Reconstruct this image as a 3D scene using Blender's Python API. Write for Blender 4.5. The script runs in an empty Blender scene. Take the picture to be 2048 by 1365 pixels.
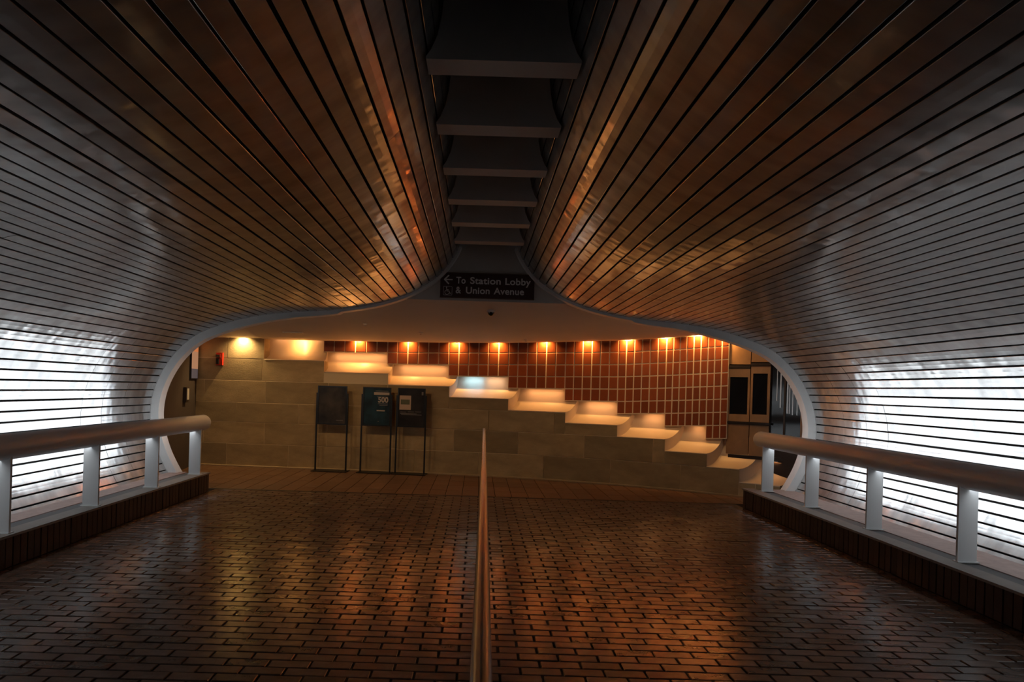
import bpy, math, random
import numpy as np
from mathutils import Vector, Matrix
random.seed(7)
PI = math.pi
scn = bpy.context.scene
COL = scn.collection

# ------------------------------------------------------------------ camera, world, exposure
cam_d = bpy.data.cameras.new('camera')
cam = bpy.data.objects.new('camera', cam_d)
COL.objects.link(cam)
cam_d.sensor_width = 36.0
cam_d.lens = 36.0 * 1200 / 2048
cam_d.shift_x = 69 / 2048
cam_d.shift_y = 95.5 / 2048
cam_d.clip_start = 0.02
cam.matrix_world = Matrix.Translation((0, 0, 1.5)) @ Matrix.Rotation(PI / 2, 4, 'X') @ Matrix.Rotation(0.030, 4, 'Z')
scn.camera = cam

w = bpy.data.worlds.new('world')
scn.world = w
w.use_nodes = True
w.node_tree.nodes['Background'].inputs[0].default_value = (0.55, 0.62, 0.75, 1)
w.node_tree.nodes['Background'].inputs[1].default_value = 0.02
scn.view_settings.view_transform = 'Standard'
scn.view_settings.look = 'None'
scn.view_settings.gamma = 1.0
scn.view_settings.use_curve_mapping = False
scn.view_settings.exposure = 0.4

RAIL_GLOW = 2.6          # strip lamps in the tube rails
RAIL_COL = (0.88, 0.95, 1.0)
WASH_POWER = 36.0        # downlights above the lobby wall
WASH_COL = (1.0, 0.48, 0.13)
SCOOP_POWER = 1.0
LOBBY_FILL_POWER = 36.0       # added fill lamps hidden behind the white rim
LOBBY_FILL_COL = (1.0, 0.60, 0.27)

SLAT_A1, SLAT_A2 = 0.007, 0.0024   # depth of the slats' ripples
CX = 0.09                # centre line of the tunnel
YF = 8.05                # far end of the tunnel


# ------------------------------------------------------------------ materials
def new_mat(name):
    m = bpy.data.materials.new(name)
    m.use_nodes = True
    nt = m.node_tree
    b = nt.nodes['Principled BSDF']
    return m, nt, b


def setc(b, col, rough=0.5, metal=0.0, spec=None):
    b.inputs['Base Color'].default_value = (*col, 1)
    b.inputs['Roughness'].default_value = rough
    b.inputs['Metallic'].default_value = metal
    if spec is not None:
        b.inputs['Specular IOR Level'].default_value = spec


def plain(name, col, rough=0.5, metal=0.0, spec=None, noise=0.0, nscale=4.0, bump=0.0, bscale=30.0, stretch=(1, 1, 1), vary=0.0):
    """solid colour with optional mottling, per-object tint and fine relief"""
    m, nt, b = new_mat(name)
    setc(b, col, rough, metal, spec)
    N, L = nt.nodes, nt.links
    tc = N.new('ShaderNodeTexCoord')
    mp = N.new('ShaderNodeMapping')
    mp.inputs['Scale'].default_value = stretch
    L.new(tc.outputs['Object'], mp.inputs[0])
    src = None
    if noise > 0:
        n = N.new('ShaderNodeTexNoise')
        n.inputs['Scale'].default_value = nscale
        n.inputs['Detail'].default_value = 5
        n.inputs['Roughness'].default_value = 0.6
        L.new(mp.outputs[0], n.inputs['Vector'])
        r = N.new('ShaderNodeMapRange')
        r.inputs['From Min'].default_value = 0.25
        r.inputs['From Max'].default_value = 0.75
        r.inputs['To Min'].default_value = 1 - noise
        r.inputs['To Max'].default_value = 1 + noise
        L.new(n.outputs['Fac'], r.inputs['Value'])
        src = r.outputs[0]
    if vary > 0:
        oi = N.new('ShaderNodeObjectInfo')
        r2 = N.new('ShaderNodeMapRange')
        r2.inputs['To Min'].default_value = 1 - vary
        r2.inputs['To Max'].default_value = 1 + vary
        L.new(oi.outputs['Random'], r2.inputs['Value'])
        if src is None:
            src = r2.outputs[0]
        else:
            mu = N.new('ShaderNodeMath')
            mu.operation = 'MULTIPLY'
            L.new(src, mu.inputs[0])
            L.new(r2.outputs[0], mu.inputs[1])
            src = mu.outputs[0]
    if src is not None:
        vm = N.new('ShaderNodeVectorMath')
        vm.operation = 'SCALE'
        vm.inputs[0].default_value = col
        L.new(src, vm.inputs['Scale'])
        L.new(vm.outputs[0], b.inputs['Base Color'])
    if bump > 0:
        n2 = N.new('ShaderNodeTexNoise')
        n2.inputs['Scale'].default_value = bscale
        n2.inputs['Detail'].default_value = 3
        L.new(mp.outputs[0], n2.inputs['Vector'])
        bp = N.new('ShaderNodeBump')
        bp.inputs['Strength'].default_value = bump
        bp.inputs['Distance'].default_value = 0.01
        L.new(n2.outputs['Fac'], bp.inputs['Height'])
        L.new(bp.outputs[0], b.inputs['Normal'])
    return m


def emit(name, col, strength, base=0.8):
    m, nt, b = new_mat(name)
    setc(b, (base, base, base), 0.4)
    b.inputs['Emission Color'].default_value = (*col, 1)
    b.inputs['Emission Strength'].default_value = strength
    return m


def slat_metal():
    """rolled aluminium: bright satin core with a soft haze, rippled along its length, each strip a little different"""
    m, nt, b = new_mat('slat_aluminium')
    N, L = nt.nodes, nt.links
    setc(b, (0.56, 0.555, 0.55), 0.15, 1.0)
    b2_ = N.new('ShaderNodeBsdfPrincipled')
    setc(b2_, (0.60, 0.60, 0.60), 0.40, 0.9)
    mx = N.new('ShaderNodeMixShader')
    mx.inputs[0].default_value = 0.55
    L.new(b.outputs[0], mx.inputs[1])
    L.new(b2_.outputs[0], mx.inputs[2])
    L.new(mx.outputs[0], N['Material Output'].inputs['Surface'])
    tc = N.new('ShaderNodeTexCoord')
    oi = N.new('ShaderNodeObjectInfo')
    ofs = N.new('ShaderNodeVectorMath')
    ofs.operation = 'SCALE'
    ofs.inputs[0].default_value = (3.1, 9.7, 5.3)
    L.new(oi.outputs['Random'], ofs.inputs['Scale'])
    ad = N.new('ShaderNodeVectorMath')
    L.new(tc.outputs['Object'], ad.inputs[0])
    L.new(ofs.outputs[0], ad.inputs[1])

    def wave(scale, detail, amp):
        mp = N.new('ShaderNodeMapping')
        mp.inputs['Scale'].default_value = scale
        L.new(ad.outputs[0], mp.inputs[0])
        n = N.new('ShaderNodeTexNoise')
        n.inputs['Scale'].default_value = 1.0
        n.inputs['Detail'].default_value = detail
        L.new(mp.outputs[0], n.inputs['Vector'])
        bp = N.new('ShaderNodeBump')
        bp.inputs['Strength'].default_value = 1.0
        bp.inputs['Distance'].default_value = amp
        L.new(n.outputs['Fac'], bp.inputs['Height'])
        return n, bp
    n1, b1 = wave((2.2, 3.2, 2.2), 1.0, SLAT_A1)
    n2, b2 = wave((2.5, 12.0, 2.5), 0.0, SLAT_A2)
    L.new(b1.outputs[0], b2.inputs['Normal'])
    L.new(b2.outputs[0], b.inputs['Normal'])
    L.new(b1.outputs[0], b2_.inputs['Normal'])
    # smears of the finish, slanted across the strips
    mp = N.new('ShaderNodeMapping')
    mp.inputs['Rotation'].default_value = (0.6, 0, 0)
    mp.inputs['Scale'].default_value = (2.0, 7.0, 1.6)
    L.new(ad.outputs[0], mp.inputs[0])
    n3 = N.new('ShaderNodeTexNoise')
    n3.inputs['Scale'].default_value = 1.0
    n3.inputs['Detail'].default_value = 3
    L.new(mp.outputs[0], n3.inputs['Vector'])
    r = N.new('ShaderNodeMapRange')
    r.inputs['From Min'].default_value = 0.3
    r.inputs['From Max'].default_value = 0.7
    r.inputs['To Min'].default_value = 0.09
    r.inputs['To Max'].default_value = 0.17
    L.new(n3.outputs['Fac'], r.inputs['Value'])
    L.new(r.outputs[0], b.inputs['Roughness'])
    r2 = N.new('ShaderNodeMapRange')
    r2.inputs['From Min'].default_value = 0.3
    r2.inputs['From Max'].default_value = 0.7
    r2.inputs['To Min'].default_value = 0.40
    r2.inputs['To Max'].default_value = 0.66
    L.new(n3.outputs['Fac'], r2.inputs['Value'])
    L.new(r2.outputs[0], mx.inputs[0])
    return m


M = {}
M['slat'] = slat_metal()
M['backing'] = plain('dark_backing', (0.012, 0.011, 0.011), 0.9)
M['frame'] = plain('white_frame_paint', (0.84, 0.83, 0.82), 0.45, noise=0.05)
M['plaster'] = plain('pale_plaster', (0.66, 0.60, 0.55), 0.75, noise=0.06, nscale=1.5, bump=0.05)
M['fin'] = plain('baffle_paint', (0.72, 0.68, 0.65), 0.7, noise=0.06)
M['brick'] = plain('floor_brick_clay', (0.17, 0.097, 0.066), 0.22, spec=0.9, noise=0.30, nscale=9, bump=0.15, bscale=22, vary=0.35)
M['mortar'] = plain('dark_mortar', (0.02, 0.015, 0.013), 0.9)
M['landing'] = plain('landing_paver_clay', (0.19, 0.10, 0.055), 0.32, spec=0.4, noise=0.2, nscale=7, bump=0.2, vary=0.15)
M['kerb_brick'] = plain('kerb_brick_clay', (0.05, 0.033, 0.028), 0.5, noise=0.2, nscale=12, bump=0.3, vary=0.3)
M['cap'] = plain('kerb_cap_concrete', (0.30, 0.27, 0.25), 0.65, noise=0.12, nscale=10)
M['ledge_shade'] = plain('ledge_shade_grey', (0.13, 0.13, 0.135), 0.5, noise=0.06)
M['ledge'] = plain('ledge_pink_stone', (0.42, 0.31, 0.28), 0.7, noise=0.15, nscale=12)
M['stone'] = plain('buff_sandstone', (0.42, 0.315, 0.175), 0.8, noise=0.25, nscale=2.6, bump=0.25, bscale=40, stretch=(1, 1, 2.2), vary=0.24)
M['joint'] = plain('stone_joint', (0.80, 0.66, 0.44), 0.9)
M['tile'] = plain('terracotta_glazed_tile', (0.25, 0.062, 0.020), 0.38, spec=0.4, noise=0.10, nscale=8, vary=0.18)
M['grout'] = plain('tile_grout', (0.78, 0.66, 0.50), 0.8)
M['scoop'] = plain('scoop_plaster', (0.72, 0.57, 0.42), 0.35, spec=0.35, noise=0.04, nscale=3)
M['tube'] = plain('brushed_steel_tube', (0.70, 0.74, 0.78), 0.42, 0.2, bump=0.02, bscale=80, stretch=(6, .4, 6))
M['post'] = plain('grey_post_paint', (0.74, 0.74, 0.74), 0.4)
M['lens'] = emit('rail_lamp_lens', RAIL_COL, RAIL_GLOW)
M['steel'] = plain('stainless_tube', (0.36, 0.37, 0.39), 0.26, 1.0)
M['black'] = plain('black_metal', (0.012, 0.012, 0.013), 0.4)
M['sign'] = plain('sign_brown_panel', (0.070, 0.028, 0.022), 0.5)
M['letter'] = plain('sign_letter_grey', (0.92, 0.87, 0.84), 0.5)
M['signedge'] = plain('sign_edge_trim', (0.14, 0.08, 0.05), 0.5)
M['red'] = plain('red_enamel', (0.50, 0.03, 0.015), 0.35)
M['whiteplastic'] = plain('white_plastic', (0.75, 0.72, 0.68), 0.4)
M['chrome'] = plain('clear_strobe', (0.85, 0.85, 0.85), 0.1, 1.0)
M['mirror'] = plain('polished_panel', (0.62, 0.55, 0.50), 0.12, 1.0)
M['brownwall'] = plain('brown_side_wall', (0.075, 0.055, 0.048), 0.75, noise=0.12)
M['pilaster'] = plain('rose_pilaster', (0.22, 0.18, 0.165), 0.7, noise=0.1)
M['glass'] = plain('dark_glass', (0.010, 0.010, 0.012), 0.06, spec=0.6)
M['timber'] = plain('pier_panel_stone', (0.36, 0.21, 0.11), 0.65, noise=0.2, nscale=5, vary=0.08)
M['bronze'] = plain('dark_bronze', (0.05, 0.035, 0.028), 0.4, 0.6)
M['bulb'] = emit('downlight_bulb', (1.0, 0.55, 0.2), 6.0)
M['glass_reflection'] = plain('pale_reflection', (0.55, 0.56, 0.58), 0.3, 0.7)
M['glow1'] = emit('glow_orange', (0.55, 0.16, 0.05), 0.75, 0.03)
M['glow2'] = emit('glow_rose', (0.36, 0.17, 0.09), 0.75, 0.03)
M['glow3'] = emit('glow_grey', (0.07, 0.055, 0.06), 0.7, 0.03)
M['strip'] = plain('floor_joint_strip', (0.03, 0.022, 0.018), 0.5)
M['base'] = plain('pale_base_kerb', (0.46, 0.34, 0.20), 0.6, noise=0.1)


def poster_mat(name, a, b_, sc):
    m, nt, b = new_mat(name)
    N, L = nt.nodes, nt.links
    tc = N.new('ShaderNodeTexCoord')
    n = N.new('ShaderNodeTexNoise')
    n.inputs['Scale'].default_value = sc
    n.inputs['Detail'].default_value = 3
    L.new(tc.outputs['Object'], n.inputs['Vector'])
    cr = N.new('ShaderNodeValToRGB')
    cr.color_ramp.elements[0].position = 0.35
    cr.color_ramp.elements[0].color = (*a, 1)
    cr.color_ramp.elements[1].position = 0.68
    cr.color_ramp.elements[1].color = (*b_, 1)
    L.new(n.outputs['Fac'], cr.inputs[0])
    L.new(cr.outputs[0], b.inputs['Base Color'])
    b.inputs['Roughness'].default_value = 0.42
    b.inputs['Specular IOR Level'].default_value = 0.25
    return m


M['poster_dark'] = poster_mat('poster_dark_print', (0.02, 0.02, 0.022), (0.10, 0.085, 0.075), 3.0)
M['poster_blue'] = poster_mat('poster_blue_print', (0.012, 0.02, 0.03), (0.03, 0.085, 0.12), 3.5)
M['poster_black'] = poster_mat('poster_black_print', (0.015, 0.013, 0.014), (0.05, 0.042, 0.042), 3.0)
M['print_pale'] = plain('pale_print', (0.50, 0.43, 0.38), 0.5)
M['print_dim'] = plain('dim_print', (0.24, 0.22, 0.21), 0.5)
M['paper'] = plain('paper_sheet', (0.60, 0.45, 0.35), 0.6)
M['greenprint'] = plain('green_print', (0.13, 0.14, 0.085), 0.6)


# ------------------------------------------------------------------ mesh helpers
class MB:
    def __init__(s):
        s.v, s.f, s.sm = [], [], []

    def add(s, vs, fs, smooth=False):
        o = len(s.v)
        s.v += [tuple(p) for p in vs]
        for f in fs:
            s.f.append(tuple(i + o for i in f))
            s.sm.append(smooth)
        return s

    def hexa(s, p):
        """p: 8 points, first the four of one face, then the matching four of the opposite one"""
        return s.add(p, [(0, 1, 2, 3), (7, 6, 5, 4), (0, 4, 5, 1), (1, 5, 6, 2), (2, 6, 7, 3), (3, 7, 4, 0)])

    def box(s, x0, x1, y0, y1, z0, z1):
        return s.hexa([(x0, y0, z0), (x1, y0, z0), (x1, y0, z1), (x0, y0, z1), (x0, y1, z0), (x1, y1, z0), (x1, y1, z1), (x0, y1, z1)])

    def bbox(s, x0, x1, y0, y1, z0, z1, b=0.004):
        """box with chamfered top edges"""
        zt = z1 - b
        vs = [(x0, y0, z0), (x1, y0, z0), (x1, y1, z0), (x0, y1, z0),
              (x0, y0, zt), (x1, y0, zt), (x1, y1, zt), (x0, y1, zt),
              (x0 + b, y0 + b, z1), (x1 - b, y0 + b, z1), (x1 - b, y1 - b, z1), (x0 + b, y1 - b, z1)]
        fs = [(3, 2, 1, 0), (8, 9, 10, 11)]
        for a in (0, 4):
            for i in range(4):
                j = (i + 1) % 4
                fs.append((a + i, a + j, a + 4 + j, a + 4 + i))
        return s.add(vs, fs)

    def grid(s, rows, smooth=True, flip=False):
        n, m = len(rows), len(rows[0])
        vs = [p for r in rows for p in r]
        fs = []
        for i in range(n - 1):
            for j in range(m - 1):
                q = (i * m + j, i * m + j + 1, (i + 1) * m + j + 1, (i + 1) * m + j)
                fs.append(q[::-1] if flip else q)
        return s.add(vs, fs, smooth)

    def tube(s, p0, p1, r, n=16, caps=True, a0=0.0, a1=2 * PI):
        p0, p1 = Vector(p0), Vector(p1)
        d = (p1 - p0).normalized()
        up = Vector((0, 0, 1)) if abs(d.z) < 0.9 else Vector((1, 0, 0))
        a = d.cross(up).normalized()
        b = a.cross(d).normalized()
        full = abs(a1 - a0) > 2 * PI - 1e-4
        k = n if full else n + 1
        ring = [a * math.cos(a0 + (a1 - a0) * i / n) * r + b * math.sin(a0 + (a1 - a0) * i / n) * r for i in range(k)]
        vs = [p0 + q for q in ring] + [p1 + q for q in ring]
        fs = [(i, (i + 1) % k, k + (i + 1) % k, k + i) for i in range(n)]
        s.add(vs, fs, True)
        if caps and full:
            s.add([p0 + q for q in ring], [tuple(range(k))[::-1]])
            s.add([p1 + q for q in ring], [tuple(range(k))])
        return s

    def lathe(s, prof, origin, axis='Y', n=20):
        """prof: list of (radius, distance along axis)"""
        o = Vector(origin)
        rows = []
        for i in range(n + 1):
            t = 2 * PI * i / n
            r = []
            for rad, h in prof:
                c, q = rad * math.cos(t), rad * math.sin(t)
                r.append(o + (Vector((c, h, q)) if axis == 'Y' else Vector((c, q, h))))
            rows.append(r)
        return s.grid(rows)

    def build(s, name, mat, parent=None, loc=None):
        me = bpy.data.meshes.new(name)
        off = Vector(loc) if loc is not None else Vector((0, 0, 0))
        me.from_pydata([tuple(Vector(p) - off) for p in s.v], [], s.f)
        me.polygons.foreach_set('use_smooth', s.sm)
        me.materials.append(mat)
        me.update()
        o = bpy.data.objects.new(name, me)
        COL.objects.link(o)
        if parent is not None:
            o.parent = parent
            pl = parent.location
            p = parent.parent
            tot = Vector(pl)
            while p is not None:
                tot += p.location
                p = p.parent
            o.location = off - tot
        else:
            o.location = off
        return o


def empty(name, loc=(0, 0, 0)):
    o = bpy.data.objects.new(name, None)
    COL.objects.link(o)
    o.location = loc
    o.empty_display_size = 0.1
    return o


def tag(o, label=None, cat=None, group=None, kind=None):
    if label:
        o['label'] = label
    if cat:
        o['category'] = cat
    if group:
        o['group'] = group
    if kind:
        o['kind'] = kind
    return o


def copy_obj(o, parent, loc):
    c = o.copy()
    COL.objects.link(c)
    c.parent = parent
    c.location = loc
    return c


def add_light(name, kind, parent, loc, power, col, **kw):
    d = bpy.data.lights.new(name, kind)
    d.energy = power
    d.color = col
    for k, v in kw.items():
        if k != 'rot':
            setattr(d, k, v)
    o = bpy.data.objects.new(name, d)
    COL.objects.link(o)
    tot = Vector((0, 0, 0))
    p = parent
    while p is not None:
        tot += p.location
        p = p.parent
    o.parent = parent
    o.location = Vector(loc) - tot
    if 'rot' in kw:
        o.rotation_euler = kw['rot']
    return o


def text_mesh(name, body, size, mat, parent, loc, rot, align='LEFT', bold=0.0, spacing=1.0, width=None, wordsp=1.0):
    cu = bpy.data.curves.new(name, 'FONT')
    cu.body = body
    cu.size = size
    cu.align_x = align
    cu.offset = bold
    cu.extrude = 0.0015
    cu.space_character = spacing
    cu.space_word = wordsp
    o = bpy.data.objects.new(name, cu)
    COL.objects.link(o)
    bpy.context.view_layer.update()
    dg = bpy.context.evaluated_depsgraph_get()
    me = bpy.data.meshes.new_from_object(o.evaluated_get(dg))
    bpy.data.objects.remove(o)
    me.materials.clear()
    me.materials.append(mat)
    if width:
        xs = [v.co.x for v in me.vertices]
        k = width / (max(xs) - min(xs))
        x0 = min(xs)
        for v in me.vertices:
            v.co.x = (v.co.x - x0) * k
    ob = bpy.data.objects.new(name, me)
    COL.objects.link(ob)
    ob.parent = parent
    tot = Vector((0, 0, 0))
    p = parent
    while p is not None:
        tot += p.location
        p = p.parent
    ob.location = Vector(loc) - tot
    ob.rotation_euler = rot
    return ob


# ------------------------------------------------------------------ tunnel section (half, from the centre line)
HALF = [(0.30, 4.30), (0.308, 4.02), (0.335, 3.68), (0.378, 3.44), (0.44, 3.29), (0.525, 3.155), (0.66, 2.99), (0.83, 2.87),
        (1.03, 2.755), (1.36, 2.63), (1.83, 2.53), (2.17, 2.487), (2.60, 2.452), (3.12, 2.375), (3.55, 2.255), (3.90, 2.09),
        (4.13, 1.885), (4.31, 1.62), (4.43, 1.30), (4.456, 1.00), (4.423, 0.785), (4.336, 0.515), (4.20, 0.25), (4.06, 0.03)]


def smooth_curve(pts, n=600):
    P = np.array(pts)
    t = np.concatenate([[0], np.cumsum(np.hypot(*np.diff(P, axis=0).T))])
    m = np.gradient(P, t, axis=0)
    T = np.linspace(0, t[-1], n)
    k = np.clip(np.searchsorted(t, T) - 1, 0, len(t) - 2)
    h = (t[k + 1] - t[k])
    u = ((T - t[k]) / h)[:, None]
    h = h[:, None]
    C = (2 * u**3 - 3 * u**2 + 1) * P[k] + (u**3 - 2 * u**2 + u) * h * m[k] + (-2 * u**3 + 3 * u**2) * P[k + 1] + (u**3 - u**2) * h * m[k + 1]
    for _ in range(12):
        C[1:-1] = (C[:-2] + 2 * C[1:-1] + C[2:]) / 4
    return C


CUR = smooth_curve(HALF)
CURT = np.concatenate([[0], np.cumsum(np.hypot(*np.diff(CUR, axis=0).T))])
CURL = CURT[-1]


def prof(t):
    x = float(np.interp(t, CURT, CUR[:, 0]))
    z = float(np.interp(t, CURT, CUR[:, 1]))
    e = 0.01
    dx = float(np.interp(min(t + e, CURL), CURT, CUR[:, 0]) - np.interp(max(t - e, 0), CURT, CUR[:, 0]))
    dz = float(np.interp(min(t + e, CURL), CURT, CUR[:, 1]) - np.interp(max(t - e, 0), CURT, CUR[:, 1]))
    n = math.hypot(dx, dz)
    return x, z, dx / n, dz / n        # tangent; the inner normal is (dz, -dx)


Y0 = -1.2
GAP = 0.0078
TB_ = [CURL]                                  # slat edges, measured up from the foot
while TB_[-1] > 0.25:
    xq = float(np.interp(TB_[-1], CURT, CUR[:, 0]))
    zq = float(np.interp(TB_[-1], CURT, CUR[:, 1]))
    TB_.append(TB_[-1] - (0.1015 if zq < 1.9 else 0.112))
TB_ = TB_[::-1]
NS = len(TB_) - 1
SEAMS = [6.62, 6.98, 7.40]
rs = random.Random(3)
for side in (-1, 1):
    root = tag(empty('wall_left' if side < 0 else 'wall_right'), kind='structure',
               label='left half of the tunnel lining of brushed aluminium slats' if side < 0 else 'right half of the tunnel lining of brushed aluminium slats')
    bk = MB()
    rows = []
    for i in range(90):
        x, z, tx, tz = prof(CURL * i / 89)
        nx, nz = tz, -tx
        rows.append([(CX + side * (x - nx * 0.03), Y0 - 0.05, z - nz * 0.03), (CX + side * (x - nx * 0.03), YF + 0.02, z - nz * 0.03)])
    bk.grid(rows, True, side > 0)
    bk.build('dark_backing', M['backing'], root)
    for i in range(NS):
        t0 = TB_[i] + GAP
        t1 = TB_[i + 1] - GAP
        tm = (t0 + t1) / 2
        A, B, C_ = prof(t0), prof(tm), prof(t1)

        def pt(q, dn, dt=0.0):
            nx, nz = q[3], -q[2]
            return (CX + side * (q[0] + nx * dn + q[2] * dt), q[1] + nz * dn + q[3] * dt)
        sec = [pt(A, -0.016), pt(A, -0.0015), pt(A, 0.0, 0.002), pt(B, 0.0), pt(C_, 0.0, -0.002), pt(C_, -0.0015), pt(C_, -0.016)]
        zmid = B[1]
        if 0.2 < zmid < 1.98:
            k = (zmid - 0.25) / 1.7
            cuts = [Y0] + [s_ - 0.05 * (zmid < 0.6) for s_ in SEAMS] + [YF - 0.01]
        elif rs.random() < 0.45:
            cuts = [Y0, rs.uniform(3.5, 7.6), YF - 0.01]
        else:
            cuts = [Y0, YF - 0.01]
        for a, b in zip(cuts[:-1], cuts[1:]):
            mb = MB()
            ya, yb = a + (0.002 if a != Y0 else 0), b - (0.002 if b != cuts[-1] else 0)
            dn = rs.uniform(-0.0015, 0.0015)
            rows = [[(p[0] + dn, y, p[1] + dn) for p in sec] for y in (ya, yb)]
            mb.grid(rows, False, side > 0)
            mb.build('slat', M['slat'], root)

# dark lid over the slot between the two halves
ld = MB()
ld.box(CX - 0.34, CX + 0.34, Y0, YF + 0.1, 4.30, 4.34)
tag(ld.build('ceiling', M['backing']), kind='structure', label='dark lid above the baffles of the ceiling slot')

# end wall behind the viewer, dark
ew = MB()
ew.box(-4.6, 4.78, Y0 - 0.12, Y0 - 0.06, 0, 4.34)
tag(ew.build('wall_front', M['backing']), kind='structure')

# ------------------------------------------------------------------ white rim at the tunnel's far end
fr = MB()
outer, inner = [], []
NR = 110
for i in range(NR):
    t = CURL * (0.19 + 0.81 * i / (NR - 1)) if False else None
ts = [t for t in np.linspace(0.9, CURL - 0.18, NR)]
for side in (-1, 1):
    o_, i_ = [], []
    for t in ts:
        x, z, tx, tz = prof(t)
        nx, nz = tz, -tx
        k = min(1, max(0, (2.62 - z) / 0.30))
        if x < 2.0:
            k = 0
        wd = 0.035 + 0.068 * k * k * (3 - 2 * k)
        o_.append((CX + side * (x - nx * 0.012), z - nz * 0.012))
        i_.append((CX + side * (x + nx * wd), z + nz * wd))
    ya, yb = YF - 0.012, YF + 0.13
    fl = side < 0
    fr.grid([[(p[0], ya, p[1]) for p in o_], [(p[0], ya, p[1]) for p in i_]], False, fl)
    fr.grid([[(p[0], ya, p[1]) for p in i_], [(p[0], yb, p[1]) for p in i_]], True, fl)
    fr.grid([[(p[0], yb, p[1]) for p in i_], [(p[0], yb, p[1]) for p in o_]], False, fl)
    fr.grid([[(p[0], yb, p[1]) for p in o_], [(p[0], ya, p[1]) for p in o_]], True, fl)
fr.build('trim_1', M['frame'])
tag(bpy.data.objects['trim_1'], kind='structure', label='white curved rim around the tunnel mouth')

# fascia above the lobby ceiling, closing the tunnel section
fa = MB()
rows = []
for t in np.linspace(0.02, CURL * 0.5, 50):
    x, z, tx, tz = prof(t)
    if z < 2.70:
        break
    rows.append([(CX - x - 0.02, YF + 0.10, z), (CX + x + 0.02, YF + 0.10, z)])
xl = rows[-1][1][0]
rows.append([(CX - xl - 0.8, YF + 0.10, 2.69), (CX + xl + 0.8, YF + 0.10, 2.69)])
fa.grid(rows, False, True)
fa.build('wall_fascia', M['plaster'])
tag(bpy.data.objects['wall_fascia'], kind='structure', label='pale plaster fascia behind the brown sign')

# ------------------------------------------------------------------ baffles across the ceiling slot
FIN_Y = [3.25, 4.055, 4.85, 5.655, 6.44, 7.24]
FIN_NAMES = ['white flared ceiling baffle nearest the viewer', 'second flared ceiling baffle counted from the near end',
             'third flared ceiling baffle counted from the near end', 'fourth flared ceiling baffle counted from the near end',
             'fifth flared ceiling baffle, last but one before the sign', 'sixth flared ceiling baffle, next to the fascia over the sign']
ZB = 3.28
FP = [(0.422, ZB), (0.424, ZB + 0.012), (0.395, ZB + 0.055), (0.365, ZB + 0.13), (0.345, ZB + 0.23), (0.332, ZB + 0.36), (0.318, ZB + 0.60), (0.305, 4.30)]
for y, lab in zip(FIN_Y, FIN_NAMES):
    b = MB()
    for yy, fl in ((y, False), (y + 0.165, True)):
        b.grid([[(CX - px, yy, pz), (CX + px, yy, pz)] for px, pz in FP], False, not fl)
    for sg in (-1, 1):
        b.grid([[(CX + sg * px, y, pz), (CX + sg * px, y + 0.165, pz)] for px, pz in FP], False, sg < 0)
    b.add([(CX - 0.422, y, ZB), (CX + 0.422, y, ZB), (CX + 0.422, y + 0.165, ZB), (CX - 0.422, y + 0.165, ZB)], [(3, 2, 1, 0)])
    o = b.build('ceiling_baffle', M['fin'], None, (CX, y, ZB))
    tag(o, lab, 'ceiling baffle', 'baffles in the ceiling slot')

# ------------------------------------------------------------------ floor
fl = tag(empty('floor'), kind='structure', label='glossy brick floor of the tunnel')
mo = MB()
mo.add([(-5.6, Y0, -0.006), (5.6, Y0, -0.006), (5.6, 11.2, -0.006), (-5.6, 11.2, -0.006)], [(0, 1, 2, 3)])
mo.build('mortar_bed', M['mortar'], fl)
BL, BD, YEND = 0.2245, 0.0847, 8.33
XL, XR = -3.60, 3.64
bricks = []
nrow = int((YEND - 0.9) / BD)
for r_ in range(nrow):
    y1 = YEND - r_ * BD
    y0 = y1 - BD
    off = (r_ % 2) * BL / 2 + 0.05
    k0 = int((XL - off) / BL) - 1
    for k in range(k0, k0 + 40):
        x0 = off + k * BL
        x1 = x0 + BL
        if x1 <= XL + 0.03 or x0 >= XR - 0.03:
            continue
        bricks.append((max(x0, XL), min(x1, XR), y0, y1))
fb = random.Random(5)


def vis_rank(b):
    xc, yc = (b[0] + b[1]) / 2, (b[2] + b[3]) / 2
    px = 955 + 1200 * xc / yc - 0.03 * (1800 / yc)
    py = 778 + 1800 / yc + 0.03 * 1200 * xc / yc
    vis = -20 < px < 2068 and py < 1375
    return (0 if vis else 1, yc)


bricks.sort(key=vis_rank)
proto = {}
rest = MB()
for i, (x0, x1, y0, y1) in enumerate(bricks):
    g = 0.0045
    h = fb.uniform(-0.0022, 0.0016)
    tx, ty = fb.uniform(-0.0012, 0.0012), fb.uniform(-0.0009, 0.0009)
    x0, x1, y0, y1 = x0 + g * 1.2, x1 - g * 1.2, y0 + g * 0.55, y1 - g * 0.55
    if i < 300:
        L_ = round(x1 - x0, 3)
        if L_ not in proto:
            mb = MB().bbox(-L_ / 2, L_ / 2, -(y1 - y0) / 2, (y1 - y0) / 2, -0.05, 0.0, 0.004)
            o = mb.build('brick', M['brick'], fl)
            proto[L_] = o
        else:
            o = copy_obj(proto[L_], fl, (0, 0, 0))
        o.location = ((x0 + x1) / 2, (y0 + y1) / 2, h)
        o.rotation_euler = (ty / 0.04 * 0.3, tx / 0.1 * 0.3, 0)
    else:
        n0 = len(rest.v)
        rest.bbox(x0, x1, y0, y1, -0.02, h, 0.004)
        xc, yc = (x0 + x1) / 2, (y0 + y1) / 2
        for q in range(n0 + 8, n0 + 12):
            vx, vy, vz = rest.v[q]
            rest.v[q] = (vx, vy, vz + (vx - xc) * tx / 0.11 + (vy - yc) * ty / 0.04)


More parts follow.
